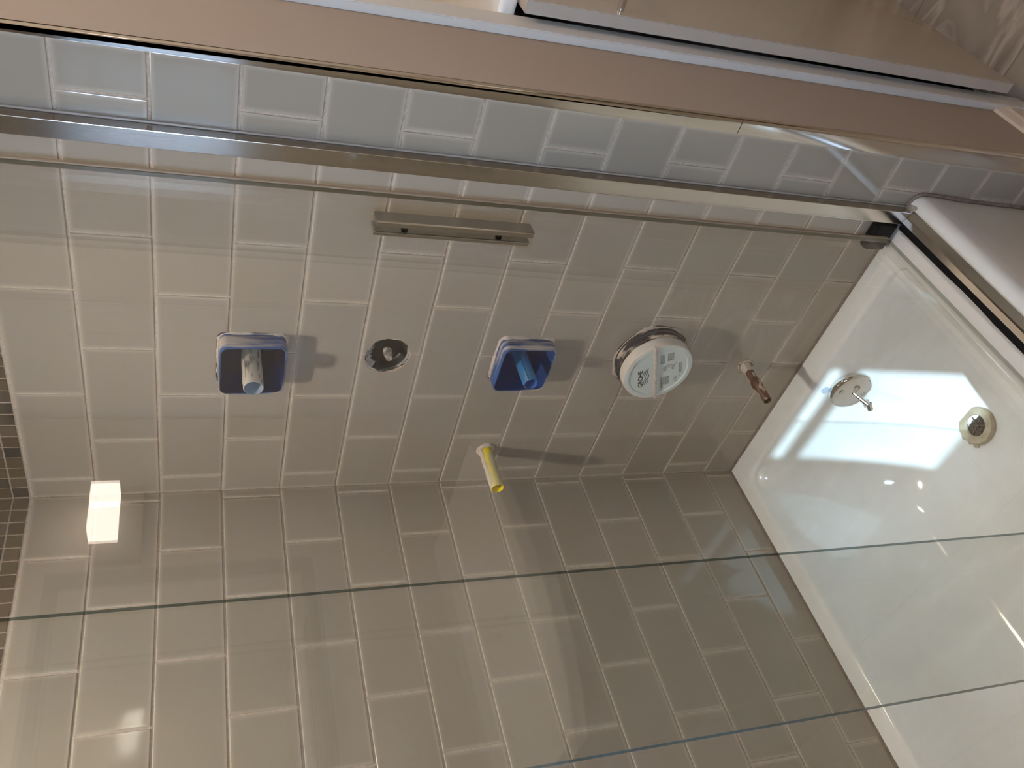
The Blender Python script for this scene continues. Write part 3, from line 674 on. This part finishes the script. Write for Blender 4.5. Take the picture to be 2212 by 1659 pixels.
def diagram(u, v, s):
    plane_bar(bm, u-0.003*s, v+0.003*s, u+0.003*s, v+0.003*s, 0.0005); plane_bar(bm, u-0.003*s, v-0.003*s, u+0.003*s, v-0.003*s, 0.0005)
    plane_bar(bm, u-0.003*s, v-0.003*s, u-0.003*s, v+0.003*s, 0.0005); plane_bar(bm, u+0.003*s, v-0.003*s, u+0.003*s, v+0.003*s, 0.0005)
    plane_bar(bm, u-0.0015*s, v-0.0015*s, u+0.0015*s, v+0.0015*s, 0.0012)
    plane_bar(bm, u+0.003*s, v, u+0.006*s, v-0.003*s, 0.0005); plane_bar(bm, u-0.003*s, v, u-0.006*s, v+0.002*s, 0.0005)
    plane_bar(bm, u+0.0065*s, v-0.005*s, u+0.0065*s, v-0.009*s, 0.0005, 1); plane_bar(bm, u+0.0035*s, v-0.004*s, u+0.0035*s, v-0.009*s, 0.0005); plane_bar(bm, u-0.0065*s, v+0.001*s, u-0.0065*s, v-0.003*s, 0.0008)
grid(-0.047, -0.010, -0.019, -0.0045, 8, 1); grid(-0.040, -0.022, -0.019, -0.010, 6, 3)
grid(0.018, -0.012, 0.040, -0.0045, 5, 3); grid(0.021, -0.030, 0.040, -0.018, 5, 4)
diagram(0.004, -0.013, 1.0); diagram(0.004, -0.028, 1.0); plane_bar(bm, 0.0095, -0.014, 0.0095, -0.027, 0.0004); plane_bar(bm, 0.004, -0.017, 0.004, -0.024, 0.0005)
diagram(-0.030, -0.034, 1.1); grid(-0.018, -0.046, 0.008, -0.040, 7, 2)
bmesh.ops.recalc_face_normals(bm, faces=bm.faces[:]); tobj('printed_diagram', bm, [m_ink, m_red, m_grey], cap)
ring_grout(t, ('rd', h[1], h[2], 0.0690), 0.0015, 0.0050, 0.0018)

# copper stub for the spout
h = HOLES[4]; t = empty('copper_pipe_stub', (h[1], 0, z_(h[2])), 'brown copper pipe stub crusted with plaster, just above the tub rim', 'pipe')
bm = bmesh.new(); pipe(bm, (h[1], 0.06, z_(h[2])), (h[1], -0.097, z_(h[2])), 0.0080, 0.0066, 0.05); tobj('pipe', bm, [m_copper, m_copin], t, True, 60)
bm = bmesh.new(); lathe(bm, (h[1], 0.0, z_(h[2])), (0, -1, 0), [(-0.004, 0.0165), (0.0005, 0.0162), (0.001, 0.0135), (-0.002, 0.0120), (0.002, 0.0115), (0.010, 0.0095), (0.019, 0.0086)], 32, wob=0.05)
tobj('plaster_collar', bm, spotted('plaster_with_dark_gaps', (0.50, 0.44, 0.38), (0.03, 0.035, 0.04), 0.56, 0.62, 60, 0.8), t, True)
bm = bmesh.new(); lathe(bm, (h[1], -0.0, z_(h[2])), (0, -1, 0), [(0.040, 0.0081), (0.046, 0.0100), (0.054, 0.0105), (0.060, 0.0086), (0.062, 0.0080)], 24, wob=0.05); tobj('plaster_lump', bm, m_copper, t, True)
# yellow pipe
h = HOLES[5]; t = empty('yellow_pipe_stub', (h[1], 0, z_(h[2])), 'yellow plastic pipe stub half coated in pale grout, near the wall corner', 'pipe')
bm = bmesh.new(); pipe(bm, (h[1], 0.06, z_(h[2])), (h[1], -0.097, z_(h[2])), 0.0125, 0.0112, 0.07); tobj('pipe', bm, [m_yel, m_yelin], t, True, 60)
bm = bmesh.new(); A = []
for j in range(25):   # coat of grout on the upper left half of the pipe, thinning to the tip
    yy = 0.002-0.098*j/24; row = []
    for i in range(12):
        a = math.radians(50+i*11.5); rr = 0.0128+0.0014*math.sin(i*0.9+j*0.35)**2*(1-j/34)+(0.0022 if j < 3 else 0)-(0.001 if i in (0, 11) else 0)
        row.append(bm.verts.new((h[1]+rr*math.cos(a), yy, z_(h[2])+rr*math.sin(a))))
    A.append(row)
for j in range(24):
    for i in range(11): bm.faces.new((A[j][i], A[j][i+1], A[j+1][i+1], A[j+1][i]))
bmesh.ops.recalc_face_normals(bm, faces=bm.faces[:]); o = tobj('grout_coat', bm, spotted('crusted_grout', (0.56, 0.49, 0.42), (0.12, 0.11, 0.10), 0.66, 0.70, 130, 0.85), t, True)
sm = o.modifiers.new('s', 'SOLIDIFY'); sm.thickness = 0.0006
bm = bmesh.new(); lathe(bm, (h[1], 0.0, z_(h[2])), (0, -1, 0), [(-0.003, 0.0185), (0.0015, 0.0180), (0.005, 0.0160), (0.006, 0.0135), (0.003, 0.0128)], 40, wob=0.03); tobj('grout_collar', bm, m_plaster, t, True)

# ---------------------------------------------------------------- tall glossy cabinet beside the return
cx0, cx1, cy0, cy1 = 0.335, 0.822, 0.2400, 0.90
CT = z_(-0.714)
t = empty('linen_cabinet', (0.58, 0.58, 0.0), 'glossy white lacquered cabinet with overlay door beside the painted wall end', 'cabinet')
bm = bmesh.new(); box(bm, cx0, cx0+0.018, cy0, cy1, 0.05, CT-0.002); box(bm, cx0+0.018, cx1, cy0, cy0+0.004, 0.05, CT-0.002, 1); box(bm, cx0+0.018, cx1, cy1-0.018, cy1, 0.05, CT-0.002)  # black near side panel paints the shade of the door gap
box(bm, cx0+0.018, cx1, cy0+0.004, cy1-0.018, 0.05, 0.068, 1); box(bm, cx0+0.018, cx1, cy0+0.004, cy1-0.018, CT-0.02, CT-0.002, 1)
box(bm, cx0+0.018, cx1-0.06, cy0+0.004, cy1-0.018, 0.0, 0.05, 1); box(bm, cx0+0.018, cx1, cy0, cy0+0.0038, 0.0, 0.05, 1)  # black side piece down to the floor paints the shadow under the door
tobj('carcass', bm, [m_gloss, m_recess_shade], t)
DX = 0.853
bm = bmesh.new(); dxa, dxb = wx(-1.715)+0.0262, wx(-0.714)+0.0262; TD = 0.0205
quadbox(bm, [(dxa, 0.2135, z_(-1.715)), (dxa+TD, 0.2135, z_(-1.715)), (dxa+TD, 0.905, z_(-1.715)), (dxa, 0.905, z_(-1.715)), (dxb, 0.2135, CT), (dxb+TD, 0.2135, CT), (dxb+TD, 0.905, CT), (dxb, 0.905, CT)])
bmesh.ops.bevel(bm, geom=bm.edges[:], offset=0.0012, segments=2, affect='EDGES')
dr_ = tobj('door', bm, m_gloss, t)
bm = bmesh.new(); box(bm, cx0, dxb+0.012, cy0+0.001, cy1+0.01, CT+0.003, CT+0.030, 0, 0.008, 4); tobj('cabinet_top', bm, m_counter, t)
bm = bmesh.new(); hx = wx(-0.876)+0.0262+TD-0.0005
tube(bm, (hx, 0.236, z_(-0.876)), (hx+0.034, 0.236, z_(-0.876)), 0.0055, n=24); tube(bm, (hx, 0.236, z_(-1.01)+0.06), (hx+0.034, 0.236, z_(-1.01)+0.06), 0.0055, n=24) if False else None
tube(bm, (hx+0.034, 0.226, z_(-0.876)), (hx+0.034, 0.420, z_(-0.876)), 0.006, n=24); tube(bm, (hx, 0.405, z_(-0.876)), (hx+0.034, 0.405, z_(-0.876)), 0.0055, n=24)
tobj('handle', bm, m_satin, dr_, True, 40)

# ---------------------------------------------------------------- vanity side of the room (seen mirrored in the glass)
t = empty('vanity', (1.9, 0.30, 0), 'dark vanity cabinet with a bow-fronted white countertop below the wall mirror', 'vanity')
bm = bmesh.new(); box(bm, 1.64, RX-0.002, -0.42, 0.37, 0.08, z_(-0.98), 0, 0.002); box(bm, 1.70, RX-0.002, -0.40, 0.35, 0, 0.08, 0); vb = tobj('cabinet_body', bm, m_wood, t)
for i in range(2):
    bm = bmesh.new(); box(bm, 1.622, 1.6395, -0.418+i*0.395, -0.418+i*0.395+0.390, 0.085, z_(-1.0), 0, 0.0015); dd_ = tobj('vanity_door', bm, m_wood, t)
    bm = bmesh.new(); yy = -0.06+i*0.08; tube(bm, (1.610, yy, 0.45), (1.610, yy, 0.62), 0.005, n=16); tube(bm, (1.610, yy, 0.47), (1.622, yy, 0.47), 0.004, n=12); tube(bm, (1.610, yy, 0.60), (1.622, yy, 0.60), 0.004, n=12); tobj('handle', bm, m_satin, dd_, True)
bm = bmesh.new()
pts = [(RX-0.002, -0.44), (1.66, -0.44)]+[(1.655-0.10*math.sin(math.pi*i/12)**0.7, -0.43+0.81*i/12) for i in range(13)]+[(1.66, 0.39), (RX-0.002, 0.39)]
loft(bm, [[(x, y, z_(-0.978)) for x, y in pts], [(x, y, z_(-0.945)) for x, y in pts]], 0, True, True); bmesh.ops.recalc_face_normals(bm, faces=bm.faces[:])
tobj('countertop', bm, m_counter, t)
t = empty('wall_mirror', (RX, -0.02, z_(-0.25)), 'dark-framed rectangular mirror on the wall above the vanity', 'mirror')
m_frame = mat('taupe_mirror_frame', (0.20, 0.165, 0.13), 0.4)
bm = bmesh.new(); box(bm, RX-0.012, RX-0.002, -0.38, 0.345, z_(-0.545), z_(0.060)); tobj('mirror_glass', bm, m_mirror, t)
bm = bmesh.new()
for a in ((-0.42, -0.38, -0.58, 0.095), (0.345, 0.385, -0.58, 0.095), (-0.38, 0.345, -0.58, -0.545), (-0.38, 0.345, 0.060, 0.095)): box(bm, RX-0.022, RX-0.002, a[0], a[1], z_(a[2]), z_(a[3]), 0, 0.002)
tobj('mirror_frame', bm, m_frame, t)
t = empty('vanity_light', (RX, 0.54, z_(-0.03)), 'wall light with two frosted glass cubes beside the mirror', 'wall lamp')
bm = bmesh.new(); box(bm, RX-0.025, RX-0.001, 0.41, 0.66, z_(-0.130), z_(-0.010), 0, 0.002); tobj('backplate', bm, m_frame, t)
for yy in (0.508, 0.592):
    bm = bmesh.new(); box(bm, RX-0.092, RX-0.027, yy-0.037, yy+0.037, z_(-0.070), z_(0.002), 0, 0.003); tobj('lamp_shade', bm, m_led, t)
# unseen ceiling fixture, added as ambient fill for the bathroom
t = empty('added_fill_lamp', (1.50, 0.05, z_(CEILZ)), 'unseen round ceiling fixture added as fill light for the bathroom', 'added fill lamp')
bm = bmesh.new(); lathe(bm, (1.50, 0.05, z_(CEILZ)-0.0005), (0, 0, -1), [(0, 0.16), (0.025, 0.16), (0.03, 0.15), (0.03, 0.145)], 48); tobj('rim', bm, m_white, t, True)
bm = bmesh.new(); lathe(bm, (1.50, 0.05, z_(CEILZ)-0.010), (0, 0, -1), [(0, 0.148), (0.030, 0.140), (0.048, 0.09), (0.053, 0.0001)], 40); tobj('diffuser', bm, m_fill, t, True)
# shower downlight, the only lamp inside the shower
LX, LY = 0.36, -0.62
t = empty('downlight', (LX, LY, z_(CEILZ)), 'small round downlight on the shower ceiling', 'ceiling light')
bm = bmesh.new(); lathe(bm, (LX, LY, z_(CEILZ)-0.0005), (0, 0, -1), [(0, 0.066), (0.058, 0.066), (0.060, 0.064), (0.060, 0.056), (0.058, 0.054), (0.004, 0.050)], 48); tobj('baffle', bm, mat('grey_baffle', (0.18, 0.175, 0.17), 0.6), t, True)  # unseen housing, deepened to dim the light on the upper tiles
bm = bmesh.new(); lathe(bm, (LX, LY, z_(CEILZ)-0.003), (0, 0, -1), [(0, 0.042), (0.002, 0.040), (0.0028, 0.0001)], 40); tobj('lens', bm, m_down, t, True)
